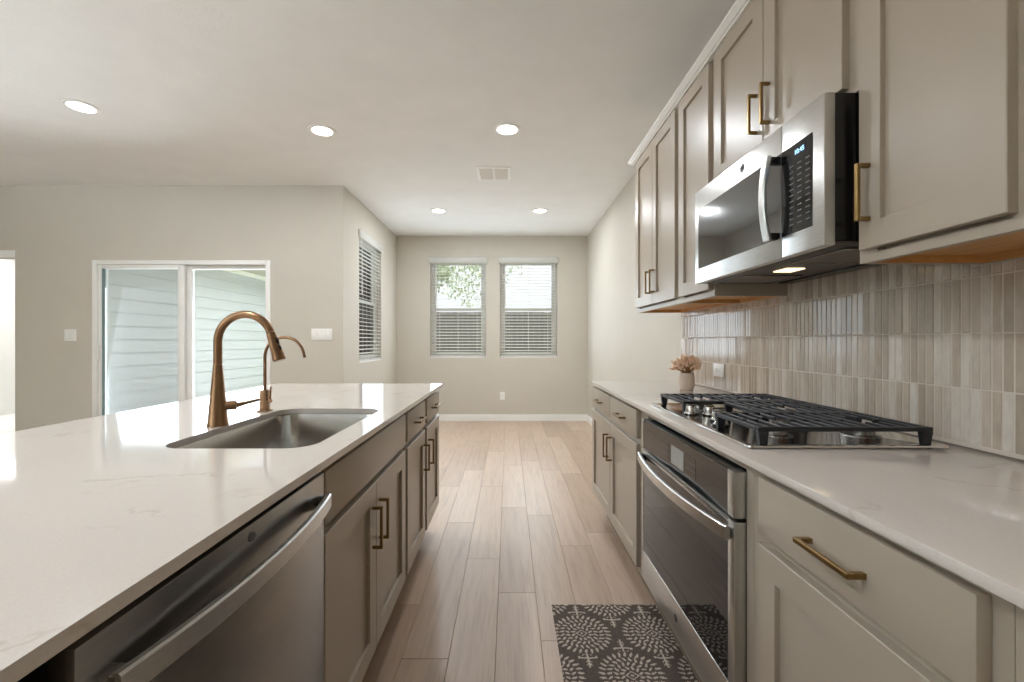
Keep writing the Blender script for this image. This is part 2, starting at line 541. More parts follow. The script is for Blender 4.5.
def baseboard(name, bm, label): struct(name, bm, 'trim', label)
def bb_y(bm, x0, x1, y): # facing -Y
    box(bm, x0, x1, y - 0.014, y, 0, 0.075); box(bm, x0, x1, y - 0.009, y, 0.075, 0.095); return bm
def bb_x(bm, y0, y1, x, s):
    box(bm, min(x, x + s * 0.014), max(x, x + s * 0.014), y0, y1, 0, 0.075); box(bm, min(x, x + s * 0.009), max(x, x + s * 0.009), y0, y1, 0.075, 0.095); return bm
baseboard('baseboard_far', bb_y(B(), XN, XR, YF), 'white baseboard along the far wall')
baseboard('baseboard_right', bb_x(B(), 3.0, YF - 0.015, XR, -1), 'white baseboard along the right wall beyond the cabinets')
baseboard('baseboard_nook', bb_x(B(), YL, YF - 0.015, XN, 1), 'white baseboard below the side window')
bm = bb_y(B(), -4.95, DX0 - 0.03, YL); bb_y(bm, DX1 + 0.03, XN + 0.014, YL)
baseboard('baseboard_living', bm, 'white baseboard either side of the patio door')
baseboard('baseboard_bedroom', bb_y(B(), -8, -5.06, 7.7), 'white baseboard in the room beyond the hall doorway')
bm = B(); box(bm, -5.97, -4.955, 4.472, 4.49, 2.03, 2.10, 0.003); box(bm, -5.97, -5.9, 4.472, 4.49, 0, 2.03, 0.003)
struct('trim_1', bm, 'trim', 'white casing around the hall doorway')

# ------------------------------------------------------------------ windows
def window(name, axis, u0, u1, plane, out, label):
    """vinyl single hung window set in the outer half of the wall; axis = wall normal axis, out = +-1 outward"""
    def bxx(bm, a, b, d0, d1, z0, z1, bev=0.003):
        p, q = plane + out * d0, plane + out * d1
        if axis == 'Y': return box(bm, a, b, min(p, q), max(p, q), z0, z1, bev)
        return box(bm, min(p, q), max(p, q), a, b, z0, z1, bev)
    r = thing(name, label, 'window', (0, 0, 0)); r['kind'] = 'structure'
    r.location = ((u0 + u1) / 2, plane, WZ0) if axis == 'Y' else (plane, (u0 + u1) / 2, WZ0)
    fr = B(); w = 0.045; e = 0.0005
    bxx(fr, u0 + e, u0 + w, 0.06, T, WZ0 + e, WZ1 - e); bxx(fr, u1 - w, u1 - e, 0.06, T, WZ0 + e, WZ1 - e)
    bxx(fr, u0 + w, u1 - w, 0.06, T, WZ0 + e, WZ0 + w); bxx(fr, u0 + w, u1 - w, 0.06, T, WZ1 - w, WZ1 - e)
    obj('window_frame', fr, 'vinyl', r)
    zm = WZ0 + (WZ1 - WZ0) * 0.485
    for nm, za, zb, d in (('lower_sash', WZ0 + w, zm + 0.02, 0.072), ('upper_sash', zm - 0.02, WZ1 - w, 0.095)):
        sb_ = B(); s = 0.032
        a, b = u0 + w, u1 - w
        bxx(sb_, a, a + s, d, d + 0.02, za, zb); bxx(sb_, b - s, b, d, d + 0.02, za, zb)
        bxx(sb_, a + s, b - s, d, d + 0.02, za, za + 0.038); bxx(sb_, a + s, b - s, d, d + 0.02, zb - 0.038, zb)
        so = obj(nm, sb_, 'vinyl', r)
        obj('pane', bxx(B(), a + s, b - s, d + 0.008, d + 0.012, za + 0.038, zb - 0.038, 0), 'pane', so)
    sl = B(); bxx(sl, u0 + e, u1 - e, 0.0, 0.06, WZ0 + e, WZ0 + 0.016, 0.003)
    obj('sill', sl, 'trim', r)
    return r
window('window_1', 'Y', *WINL, YF, 1, 'left of the two windows in the far wall')
window('window_2', 'Y', *WINR, YF, 1, 'right of the two windows in the far wall')
window('window_3', 'X', *WINS, XN, -1, 'side window in the short wall left of the far wall')

def blind(axis, u0, u1, plane, out, label, tilt, wand_at):
    def pt(u, d, z): return (u, plane + out * d, z) if axis == 'Y' else (plane + out * d, u, z)
    def bxx(bm, a, b, d0, d1, z0, z1, bev=0.0):
        p, q = plane + out * d0, plane + out * d1
        if axis == 'Y': return box(bm, a, b, min(p, q), max(p, q), z0, z1, bev)
        return box(bm, min(p, q), max(p, q), a, b, z0, z1, bev)
    zt = WZ1 - 0.004
    loc = pt((u0 + u1) / 2, 0.03, WZ0 + 0.018)
    r = thing('window_blind', label, 'blind', loc, 'white slatted window blinds')
    v = B(); bxx(v, u0 - 0.022, u1 + 0.022, -0.022, -0.008, WZ1 - 0.075, WZ1 + 0.012, 0.004)
    bxx(v, u0 - 0.022, u0 - 0.012, -0.008, -0.001, WZ1 - 0.075, WZ1 + 0.012, 0.002); bxx(v, u1 + 0.012, u1 + 0.022, -0.008, -0.001, WZ1 - 0.075, WZ1 + 0.012, 0.002)
    obj('valance', v, 'slat', r)
    obj('head_rail', bxx(B(), u0 + 0.006, u1 - 0.006, 0.004, 0.05, WZ1 - 0.05, zt, 0.002), 'white', r)
    sl = B()
    z = WZ0 + 0.062
    cs, sn = math.cos(tilt), math.sin(tilt)
    while z < WZ1 - 0.06:
        a, b = u0 + 0.008, u1 - 0.008
        L = []
        for k in range(5):                     # gently crowned slat section
            t = (k - 2) / 2.0
            L.append((0.0245 * t, 0.0025 * (1 - t * t)))
        sec = [(p, q + 0.0013) for p, q in L] + [(p, q - 0.0013) for p, q in L[::-1]]
        def ring(u): return [pt(u, 0.029 + p * cs - q * sn, z + p * sn + q * cs) for p, q in sec]
        loft(sl, [ring(a), ring(b)])
        z += 0.0452
    obj('slats', sl, 'slat', r)
    obj('bottom_rail', bxx(B(), u0 + 0.008, u1 - 0.008, 0.006, 0.052, WZ0 + 0.018, WZ0 + 0.036, 0.004), 'slat', r)
    cords = B()
    for f in (0.16, 0.5, 0.84):
        u = u0 + (u1 - u0) * f
        for d in (0.0035, 0.0545):
            tube(cords, [pt(u, d, WZ0 + 0.02), pt(u, d, WZ1 - 0.05)], 0.0011, 6)
    obj('ladder_cord', cords, 'white', r)
    wd = B(); u = u0 + (u1 - u0) * wand_at
    tube(wd, [pt(u, -0.004, WZ1 - 0.06), pt(u, -0.004, WZ1 - 0.7)], [0.0035, 0.0045], 8)
    obj('tilt_wand', wd, 'white', r)
blind('Y', *WINL, YF, 1, 'white slatted blind on the left of the two far windows', 0.20, 0.1)
blind('Y', *WINR, YF, 1, 'white slatted blind on the right of the two far windows', 0.20, 0.1)
blind('X', *WINS, XN, -1, 'white slatted blind on the side window in the short wall left of the far wall', 0.20, 0.1)

# unseen rear opening, added to let the fill lamp in, with a plain frame
def added_rear_frame(name, axis, u0, u1, plane, label):
    r = thing(name, label, 'window', (plane, (u0 + u1) / 2, 0.4) if axis == 'X' else ((u0 + u1) / 2, plane, 0.4)); r['kind'] = 'structure'
    f = B()
    def q(a, b, z0, z1, d0=-0.08, d1=-0.03):
        if axis == 'X': box(f, plane + d0, plane + d1, a, b, z0, z1)
        else: box(f, a, b, plane + d0, plane + d1, z0, z1)
    m = (u0 + u1) / 2
    q(u0, u0 + 0.06, 0.4, 2.3); q(u1 - 0.06, u1, 0.4, 2.3); q(m - 0.04, m + 0.04, 0.4, 2.3)
    q(u0, u1, 0.4, 0.46); q(u0, u1, 2.24, 2.3)
    obj('window_frame', f, 'vinyl', r)
added_rear_frame('added_window', 'Y', -6.3, -4.1, YB, 'added rear window behind the camera for the fill lamp')

# ------------------------------------------------------------------ sliding patio door
dr = thing('door_1', 'white framed sliding glass patio door in the living room wall', 'door', ((DX0 + DX1) / 2, YL, 0)); dr['kind'] = 'structure'
bm = B(); g = 0.001; fw = 0.05
y0, y1 = YL - 0.004, YL + 0.10
box(bm, DX0 + g, DX0 + fw, y0, y1, 0.0, DZ - g, 0.004); box(bm, DX1 - fw, DX1 - g, y0, y1, 0.0, DZ - g, 0.004)
box(bm, DX0 + fw, DX1 - fw, y0, y1, DZ - 0.045, DZ - g, 0.004); box(bm, DX0 + fw, DX1 - fw, y0, y1, 0.0, 0.03, 0.004)
obj('door_frame', bm, 'vinyl', dr)
xm = -3.290
def panel(nm, a, b, ya, yb, sl, sr, seal):
    f = B(); z0, z1 = 0.032, DZ - 0.047
    box(f, a, a + sl, ya, yb, z0, z1, 0.004); box(f, b - sr, b, ya, yb, z0, z1, 0.004)
    box(f, a + sl, b - sr, ya, yb, z1 - 0.035, z1, 0.003); box(f, a + sl, b - sr, ya, yb, z0, z0 + 0.09, 0.003)
    p = obj(nm, f, 'vinyl', dr)
    obj('pane', bx(a + sl + seal, b - sr, (ya + yb) / 2 - 0.003, (ya + yb) / 2 + 0.003, z0 + 0.09, z1 - 0.035), 'pane', p)
    if seal: obj('glazing_seal', bx(a + sl, a + sl + seal, (ya + yb) / 2 - 0.006, (ya + yb) / 2 + 0.006, z0 + 0.09, z1 - 0.035), 'teal', p)
    return p
sp = panel('sliding_panel', DX0 + fw + 0.002, xm + 0.03, YL + 0.012, YL + 0.045, 0.028, 0.068, 0.03)
panel('fixed_panel', xm - 0.035, DX1 - fw - 0.002, YL + 0.055, YL + 0.09, 0.11, 0.03, 0)
obj('insect_screen', bx(DX0 + fw + 0.03, xm - 0.04, YL + 0.094, YL + 0.0955, 0.12, DZ - 0.08), 'screen', dr)
hb = B(); box(hb, DX0 + fw + 0.008, DX0 + fw + 0.022, YL - 0.012, YL + 0.012, 0.98, 1.14, 0.004)
obj('latch_handle', hb, 'white', sp)

# ------------------------------------------------------------------ outside
def siding():
    bm = B()
    z = 0.0; e = 0.172
    while z < 2.47:
        zt = min(z + e, 2.48)
        # each lap: thick at its foot, thin at its head
        y0_, y1_ = 4.60, 10.5
        L0 = [(-4.95, y0_, z), (-4.930, y0_, z), (-4.943, y0_, zt), (-4.95, y0_, zt)]
        L1 = [(p[0], y1_, p[2]) for p in L0]
        loft(bm, [L0, L1])
        z += e
    return bm
struct('wall_patio', siding(), 'siding', 'pale lap siding wall seen through the patio door')
struct('trim_2', bx(-4.94, -4.90, 4.60, 10.5, 2.40, 2.475), 'trim', 'white frieze board above the lap siding')
struct('ceiling_patio', bx(-4.95, -4.35, YL + T, 10.5, 2.48, 2.62), 'soffit', 'shaded eave soffit above the siding')
struct('floor_patio', bx(-4.93, XN - T, YL + T, 8.1, -0.2, -0.04), 'concrete', 'concrete patio slab outside the glass door')
lawn = obj('ground_lawn', bx(-14, 12, 4.6, 26, -0.4, -0.2), 'grass'); lawn['kind'] = 'structure'
fn = thing('garden_fence', 'weathered board fence behind the far windows', 'fence', (-1, 11.5, -0.2))
fb = B()
x = -9.0
while x < 9:
    box(fb, x, x + 0.138, 11.5, 11.52, -0.17, 1.93 + random.uniform(-0.004, 0.004)); x += 0.142
obj('board', fb, 'fence', fn)
rl = B()
for z in (0.2, 0.9, 1.6): box(rl, -9, 9, 11.52, 11.56, z, z + 0.09)
obj('rail', rl, 'fence', fn)
for i in range(8):
    px = -8.8 + i * 2.5
    obj('post', bx(px, px + 0.09, 11.56, 11.65, -0.2, 1.9), 'fence', fn)

def tree(x, y, h, r, label, seed):
    rn = random.Random(seed)
    t = thing('garden_tree', label, 'tree', (x, y, -0.2), 'trees beyond the fence')
    tr = B(); tube(tr, [(x, y, -0.2), (x + 0.05, y, h * 0.5), (x - 0.05, y + 0.05, h * 0.8)], [0.12, 0.09, 0.04], 10)
    obj('trunk', tr, 'bark', t)
    cr = B()
    blobs = [(rn.gauss(0, r * 0.45), rn.gauss(0, r * 0.45), rn.gauss(h * 0.8, r * 0.35)) for _ in range(26)]
    for _ in range(1500):
        b = rn.choice(blobs)
        d = Vector((rn.gauss(0, 1), rn.gauss(0, 1), rn.gauss(0, 1))).normalized() * r * 0.34 * rn.random() ** 0.4
        p = Vector((x + b[0], y + b[1], b[2])) + d
        n1 = Vector((rn.gauss(0, 1), rn.gauss(0, 1), rn.gauss(0, 1))).normalized()
        n2 = n1.orthogonal().normalized(); s = rn.uniform(0.06, 0.11)
        vs = [cr.verts.new(p + q) for q in (n1 * s, n2 * s * 0.45, -n1 * s, -n2 * s * 0.45)]
        cr.faces.new(vs)
    obj('crown', cr, 'leaf', t)
tree(-2.6, 14.5, 4.6, 1.3, 'leafy tree seen through the left of the two far windows', 1)
tree(-0.7, 18.2, 5.6, 1.7, 'farther leafy tree seen through the right of the two far windows', 2)

# ------------------------------------------------------------------ cabinet parts
def shaker(x, s, y0, y1, z0, z1, st=0.061, t=0.02, rec=0.011):
    """recessed-panel door; x = front face plane, s = direction the face looks (+1/-1 along X)"""
    def R(i, d): return [(x - s * d, y0 + i, z0 + i), (x - s * d, y1 - i, z0 + i), (x - s * d, y1 - i, z1 - i), (x - s * d, y0 + i, z1 - i)]
    return loft(B(), [R(0, t), R(0, 0.0015), R(0.0015, 0), R(st, 0), R(st + 0.0006, 0.0008), R(st + 0.001, rec)])

def slab_front(x, s, y0, y1, z0, z1, t=0.02):
    return bx(min(x, x - s * t), max(x, x - s * t), y0, y1, z0, z1, 0.0016)

def pull(x, s, y, z, vertical, L=0.134):
    """square bar pull with two square posts; x = door face plane"""
    a, w, p = x, 0.0048, 0.032
    xo, xi = x + s * p, x + s * (p - 0.0085)
    bm = B()
    def bb(x0, x1, ya, yb, za, zb): box(bm, min(x0, x1), max(x0, x1), ya, yb, za, zb, 0.0009, 1)
    if vertical:
        bb(xi, xo, y - w, y + w, z - L / 2, z + L / 2)
        for k in (-1, 1):
            zz = z + k * (L / 2 - w)
            bb(x, xi, y - w, y + w, zz - w, zz + w)
    else:
        bb(xi, xo, y - L / 2, y + L / 2, z - w, z + w)
        for k in (-1, 1):
            yy = y + k * (L / 2 - w)
            bb(x, xi, yy - w, yy + w, z - w, z + w)
    return bm

def carcass(xf, s, y0, y1, z0, z1, depth, top=True, hollow_bottom=0.0):
    """box of a cabinet behind its face frame plane xf"""
    bm = B(); xb = xf - s * depth; t = 0.014
    X = lambda a, b: (min(a, b), max(a, b))
    zb = z0 + hollow_bottom
    box(bm, *X(xf, xb), y0, y0 + t, z0, z1); box(bm, *X(xf, xb), y1 - t, y1, z0, z1)
    box(bm, *X(xb, xb + s * t), y0 + t, y1 - t, z0, z1)
    box(bm, *X(xf, xb + s * t), y0 + t, y1 - t, zb, zb + t)
    if top: box(bm, *X(xf, xb + s * t), y0 + t, y1 - t, z1 - t, z1)
    return bm

def face_frame(xf, s, y0, y1, z0, z1, w, mids=(), rails=(), wl=None, t=0.019):
    bm = B(); xo = xf + s * t
    X = (min(xf, xo), max(xf, xo))
    box(bm, *X, y0, y0 + w, z0, z1); box(bm, *X, y1 - w, y1, z0, z1)
    box(bm, *X, y0 + w, y1 - w, z0, z0 + (wl or w)); box(bm, *X, y0 + w, y1 - w, z1 - w, z1)
    for m_ in mids: box(bm, *X, m_ - 0.02, m_ + 0.02, z0 + (wl or w), z1 - w)
    for r_ in rails: box(bm, *X, y0 + w, y1 - w, r_ - 0.019, r_ + 0.019)
    return bm

SLAB_T, CT = 0.018, 0.914
CB = CT - SLAB_T            # underside of both worktops
DRZ = (0.750, 0.876); DOZ = (0.183, 0.726)

def base_cabinet(name, label, xd, s, y0, y1, fronts, depth, group, top=True, no_drawer=False):
    """xd = plane of the door faces. fronts: list of (kind, y0, y1, pull) in world Y"""
    xf = xd - s * 0.020           # front of face frame
    xc = xf - s * 0.019           # carcass front
    r = thing(name, label, 'cabinet', (xc - s * depth / 2, (y0 + y1) / 2, 0), group)
    obj('carcass', carcass(xc, s, y0, y1, 0.115, CB - 0.001, depth - 0.02, top=top), 'paint', r)
    obj('face_frame', face_frame(xc, s, y0, y1, 0.15, CB - 0.001, 0.03, rails=(0.738,)), 'paint', r)
    k0, k1 = xc - s * 0.075, xc - s * 0.06
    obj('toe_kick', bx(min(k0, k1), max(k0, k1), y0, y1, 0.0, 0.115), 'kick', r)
    for kind, a, b, p in fronts:
        if kind == 'drawer':
            d = obj('drawer', slab_front(xd, s, a, b, *DRZ), 'paint', r)
            if p is not None: obj('pull', pull(xd, s, p, (DRZ[0] + DRZ[1]) / 2 - 0.002, False), 'brassy', d)
        else:
            d = obj('door', shaker(xd, s, a, b, *DOZ), 'paint', r)
            if p is not None: obj('pull', pull(xd, s, p, 0.592, True), 'brassy', d)
    return r

# ------------------------------------------------------------------ island (left)
XI = -0.430
ig = 'island base cabinets'
base_cabinet('base_cabinet', 'island sink cabinet with two doors under one wide blank front', XI, 1, 1.037, 1.868,
    [('drawer', 1.040, 1.851, None), ('door', 1.040, 1.439, 1.404), ('door', 1.443, 1.851, 1.478)], 0.60, ig, top=False)
base_cabinet('base_cabinet', 'island drawer cabinet between the sink cabinet and the island end', XI, 1, 1.869, 2.312,
    [('drawer', 1.890, 2.286, 2.09), ('door', 1.890, 2.286, 2.250)], 0.60, ig)
base_cabinet('base_cabinet', 'island drawer cabinet at the far end nearest the windows', XI, 1, 2.313, 2.76,
    [('drawer', 2.338, 2.738, 2.54), ('door', 2.338, 2.738, 2.375)], 0.60, ig)
base_cabinet('base_cabinet', 'island cabinet in the lower left corner before the dishwasher', XI - 0.012, 1, -0.28, 0.395,
    [('drawer', -0.26, 0.372, 0.05), ('door', -0.26, 0.372, 0.33)], 0.588, ig)
bp = obj('island_back_panel', bx(-1.15, -1.075, -0.28, 2.76, 0, CB - 0.001, 0.002), 'paint', loc=(-1.11, 1.24, 0))
tag(bp, 'greige back panel of the island under the seating overhang', 'panel')

def slab_hole(x0, x1, y0, y1, z0, z1, hole):
    bm = B()
    def ringv(pts, z): return [bm.verts.new((p[0], p[1], z)) for p in pts]
    o = rrect(x0, x1, y0, y1, 0.004, 3)
    loops = []
    for z in (z0, z1):
        vo, vh = ringv(o, z), ringv(hole, z)
        es = []
        for L in (vo, vh):
            for i in range(len(L)): es.append(bm.edges.new((L[i], L[(i + 1) % len(L)])))
        bmesh.ops.triangle_fill(bm, use_beauty=True, use_dissolve=False, edges=es)
        loops.append((vo, vh))
    for k in (0, 1):
        A, D = loops[0][k], loops[1][k]
        for i in range(len(A)):
            j = (i + 1) % len(A)
            bm.faces.new((A[i], A[j], D[j], D[i]))
    return bm
SX0, SX1, SY0, SY1, SR = -0.893, -0.500, 1.108, 1.762, 0.070
hole = rrect(SX0, SX1, SY0, SY1, SR, 10)
ct = obj('island_worktop', slab_hole(-1.469, -0.414, -0.32, 2.797, CB, CT, hole), 'quartz', loc=(-0.94, 1.24, CB))
tag(ct, 'polished pale quartz worktop of the island around the sink', 'countertop')

# undermount sink
sk = thing('kitchen_sink', 'undermount stainless steel sink set into the island worktop', 'sink', ((SX0 + SX1) / 2, (SY0 + SY1) / 2, 0.68))
def sink_shell():
    bm = B()
    def L(i, z, r): return [(p[0], p[1], z - 0.0012) for p in rrect(SX0 - i, SX1 + i, SY0 - i, SY1 + i, r, 10)]
    zt = CB - 0.001
    loops = [L(0.022, zt, SR + 0.02), L(0.003, zt, SR), L(0.001, zt - 0.004, SR), L(-0.002, zt - 0.15, SR)]
    for a in (20, 45, 70, 90):
        t = math.radians(a)
        loops.append(L(-0.002 - 0.03 * (1 - math.cos(t)), zt - 0.15 - 0.03 * math.sin(t), max(0.02, SR - 0.03 * (1 - math.cos(t)))))
    loops.append(L(-0.15, zt - 0.184, 0.02))
    return loft(bm, loops, False, True)
sh = obj('basin', sink_shell(), 'sinksteel', sk)
md = sh.modifiers.new('gauge', 'SOLIDIFY'); md.thickness = 0.0015; md.offset = 1
obj('drain', lathe(B(), [(0.045, 0), (0.045, 0.003), (0.036, 0.004), (0.032, 0.001), (0.0005, 0.001)], ((SX0 + SX1) / 2, 1.43, CB - 0.1845), 32, False, True), 'drain', sk)
mk = B(); box(mk, SX0 + 0.0005, SX0 + 0.0035, 1.235, 1.262, 0.846, 0.854)
obj('maker_mark', mk, 'badge', sk)

# dishwasher
DY0, DY1 = 0.4395, 1.0335
dw = thing('dishwasher', 'stainless steel dishwasher with bowed bar handle built into the island', 'dishwasher', (-0.74, 0.737, 0))
obj('tub', bx(-1.02, -0.462, DY0 + 0.004, DY1 - 0.004, 0.10, 0.868), 'dark', dw)
obj('toe_kick', bx(-0.56, -0.535, DY0, DY1, 0.0, 0.10), 'black', dw)
dd = obj('door', bx(-0.462, XI, DY0, DY1, 0.105, 0.877, 0.003), 'steel', dw)
def bowed(x_end, s, bow, ya, yb, za, zb, th, n=28, bev=0.003):
    """flat bar bowed outward along Y"""
    bm = B(); loops = []
    for i in range(n + 1):
        t = i / n
        xo = x_end + s * bow * (1 - (2 * t - 1) ** 2)
        y = ya + (yb - ya) * t
        xi = xo - s * th
        loops.append([(xi, y, za + bev), (xi, y, zb - bev), (xi + s * bev, y, zb), (xo - s * bev, y, zb), (xo, y, zb - bev), (xo, y, za + bev), (xo - s * bev, y, za), (xi + s * bev, y, za)])
    return loft(bm, loops)
hd = obj('handle', bowed(-0.404, 1, 0.027, 0.462, 1.011, 0.803, 0.836, 0.013), 'steel_light', dd)
for ya in (0.4615, 0.990):
    obj('bracket', bx(XI + 0.0003, -0.409, ya, ya + 0.022, 0.806, 0.833, 0.002), 'steel', hd)
def disc_x(x, s, y, z, r, t=0.002): return lathe(B(), [(r, 0), (r, t * 0.6), (r * 0.9, t)], (x, y, z), 28, True, True, 'X' if s > 0 else '-X')
obj('badge', disc_x(XI, 1, 0.741, 0.856, 0.0085), 'badge', dd)

# ------------------------------------------------------------------ faucet and filtered water tap
fx, fy = -0.925, 1.41
fa = thing('kitchen_faucet', 'tall brushed bronze gooseneck faucet with pull-down spray behind the sink', 'faucet', (fx, fy, CT))
obj('body', lathe(B(), [(0.0305, 0), (0.0305, 0.004), (0.0285, 0.010), (0.0135, 0.190), (0.0130, 0.194)], (fx, fy, CT), 40), 'bronze', fa)
R_ = 0.0865; zc = 1.181
path = [(fx, fy, CT + 0.1945), (fx, fy, zc)]
for a in range(8, 161, 8):
    t = math.radians(a)
    path.append((fx + R_ - R_ * math.cos(t), fy, zc + R_ * math.sin(t)))
obj('gooseneck', tube(B(), path, 0.0125, 20), 'bronze', fa)
a = math.radians(152)
hp = Vector(path[-1]); dirv = Vector((math.sin(a), 0, math.cos(a))).normalized()
dirv = Vector((0.31, 0, -0.95)).normalized()
hp2 = hp + dirv * 0.002
hdv = obj('spray_head', tube(B(), [hp2, hp2 + dirv * 0.012, hp2 + dirv * 0.078, hp2 + dirv * 0.090, hp2 + dirv * 0.092], [0.0132, 0.0140, 0.0190, 0.0195, 0.0178], 24), 'bronze', fa)
side = Vector((0.90, -0.3, 0.30))
sbm = B()
for u in (0.030, 0.054):
    c = hp2 + dirv * u + side * 0.0142
    tube(sbm, [c - dirv * 0.011, c - dirv * 0.004, c + dirv * 0.004, c + dirv * 0.011], [0.003, 0.0058, 0.0058, 0.003], 10)
obj('spray_button', sbm, 'black', hdv)
lv = B()
dl = Vector((0.88, 0.42, 0.22)).normalized()
c0 = Vector((fx, fy, CT + 0.062)) + Vector((0.88, 0.42, 0)).normalized() * 0.014
tube(lv, [c0, c0 + Vector((0.9, 0.43, 0)).normalized() * 0.037], 0.0145, 20)
obj('lever_hub', lv, 'bronze', fa)
lv = B(); c1 = c0 + Vector((0.9, 0.43, 0)).normalized() * 0.0375
tube(lv, [c1, c1 + dl * 0.02, c1 + dl * 0.066], [0.0085, 0.006, 0.0048], 14)
obj('lever', lv, 'bronze', fa)

tx, ty = -0.932, 1.695
tp = thing('water_filter_tap', 'slim brushed bronze filtered water tap beyond the tall faucet', 'faucet', (tx, ty, CT))
obj('base', bx(tx - 0.021, tx + 0.021, ty - 0.021, ty + 0.021, CT, CT + 0.006, 0.001), 'bronze', tp)
obj('body', bx(tx - 0.0135, tx + 0.0135, ty - 0.0135, ty + 0.0135, CT + 0.006, CT + 0.082, 0.0012), 'bronze', tp)
r2 = 0.075; z2 = 1.122
path = [(tx, ty, CT + 0.082), (tx, ty, z2)]
for a in range(8, 173, 8):
    t = math.radians(a)
    path.append((tx + r2 - r2 * math.cos(t), ty, z2 + r2 * math.sin(t)))
path.append((path[-1][0] + 0.004, ty, path[-1][2] - 0.018))
obj('spout', tube(B(), path, 0.0056, 14), 'bronze', tp)
lb = B(); tube(lb, [(tx + 0.0137, ty - 0.002, CT + 0.040), (tx + 0.026, ty - 0.002, CT + 0.040)], 0.007, 12)
tube(lb, [(tx + 0.021, ty - 0.002, CT + 0.045), (tx + 0.024, ty - 0.002, CT + 0.095)], 0.0032, 10)
obj('lever', lb, 'bronze', tp)

# ------------------------------------------------------------------ right run: base cabinets, oven, worktop
XD = 0.565
rg = 'base cabinets along the right wall'
base_cabinet('base_cabinet', 'two-door two-drawer base cabinet beyond the oven at the far end', XD, -1, 1.935, 3.0,
    [('drawer', 2.478, 2.990, 2.73), ('drawer', 1.960, 2.462, 2.21), ('door', 2.472, 2.990, 2.511), ('door', 1.960, 2.466, 2.428)], 0.565, rg)
base_cabinet('base_cabinet', 'base cabinet with one drawer and door right of the oven', XD, -1, 0.512, 1.055,
    [('drawer', 0.535, 1.003, 0.765), ('door', 0.535, 1.003, 0.572)], 0.565, rg)
base_cabinet('base_cabinet', 'base cabinet cut off by the lower right corner', XD, -1, -0.28, 0.511,
    [('drawer', -0.25, 0.468, 0.1), ('door', -0.25, 0.468, -0.2)], 0.565, rg)
oc = thing('oven_cabinet', 'greige cabinet surround housing the built-in wall oven', 'cabinet', (0.88, 1.49, 0))
ocb = B(); xc = XD + 0.039
box(ocb, xc, 1.165, 1.056, 1.070, 0.115, CB - 0.001); box(ocb, xc, 1.165, 1.920, 1.934, 0.115, CB - 0.001); box(ocb, xc, 1.165, 1.07, 1.92, 0.115, 0.13)
obj('carcass', ocb, 'paint', oc)
OY0, OY1 = 1.090, 1.848
ocf = B()
box(ocf, XD + 0.02, xc, 1.056, OY0 - 0.002, 0.15, CB - 0.001); box(ocf, XD + 0.02, xc, OY1 + 0.006, 1.934, 0.15, CB - 0.001)
box(ocf, XD + 0.02, xc, OY0 - 0.002, OY1 + 0.006, 0.868, CB - 0.001); box(ocf, XD + 0.02, xc, OY0 - 0.002, OY1 + 0.006, 0.15, 0.195)
obj('face_frame', ocf, 'paint', oc)
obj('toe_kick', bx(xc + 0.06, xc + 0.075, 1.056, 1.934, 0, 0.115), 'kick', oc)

rt = obj('wall_worktop', bx(0.550, XR - 0.002, -0.32, 2.985, CB, CT, 0.0015), 'quartz', loc=(0.86, 1.33, CB))
tag(rt, 'polished pale quartz worktop along the right wall under the cooktop', 'countertop')

# wall oven
XO = 0.555
ov = thing('wall_oven', 'built-in stainless oven with black glass door below the cooktop', 'oven', (0.85, (OY0 + OY1) / 2, 0.2))
obj('oven_body', bx(0.588, 1.14, OY0 + 0.01, OY1 - 0.01, 0.2, 0.855), 'dark', ov)
PZ0, PZ1 = 0.745, 0.860
cp = B()
box(cp, XO, 0.587, OY0, OY0 + 0.034, PZ0, PZ1, 0.002); box(cp, XO, 0.587, OY1 - 0.020, OY1, PZ0, PZ1, 0.002)
box(cp, XO + 0.004, 0.587, OY0 + 0.034, OY1 - 0.020, PZ0, PZ1 - 0.002, 0.001)
cpo = obj('control_panel', cp, 'steel_light', ov)
obj('panel_glass', bx(XO + 0.0005, XO + 0.004, OY0 + 0.034, OY1 - 0.020, PZ0 + 0.001, PZ1 - 0.001, 0.0005, seg=1), 'glass_black', cpo)
obj('display', bx(XO - 0.0004, XO + 0.0005, 1.405, 1.512, 0.768, 0.830), 'display', cpo)
for ya, yb in ((1.535, 1.600), (1.315, 1.385)):
    obj('keypad_legend', bx(XO - 0.0001, XO + 0.0005, ya, yb, 0.768, 0.830), 'legend_ov', cpo)
DZ0, DZ1 = 0.206, 0.736
db = B(); gl, gr_, gz0, gz1 = OY1 - 0.022, OY0 + 0.032, 0.320, 0.716
box(db, XO, 0.585, OY0, gr_, DZ0, DZ1, 0.002); box(db, XO, 0.585, gl, OY1, DZ0, DZ1, 0.002)
box(db, XO, 0.585, gr_, gl, DZ0, gz0, 0.002); box(db, XO, 0.585, gr_, gl, gz1, DZ1, 0.002)
do = obj('door', db, 'steel_light', ov)
obj('door_window', bx(XO + 0.002, 0.578, gr_, gl, gz0, gz1), 'glass_black', do)
oh = obj('handle', bowed(0.536, -1, 0.036, OY0 + 0.008, OY1 - 0.008, 0.689, 0.724, 0.012), 'steel_light', do)
for ya in (OY0 + 0.008, OY1 - 0.032):
    obj('bracket', bx(0.546, XO - 0.0003, ya, ya + 0.024, 0.692, 0.721, 0.002), 'steel', oh)
obj('badge', disc_x(XO, -1, 1.47, 0.264, 0.0125), 'badge', do)

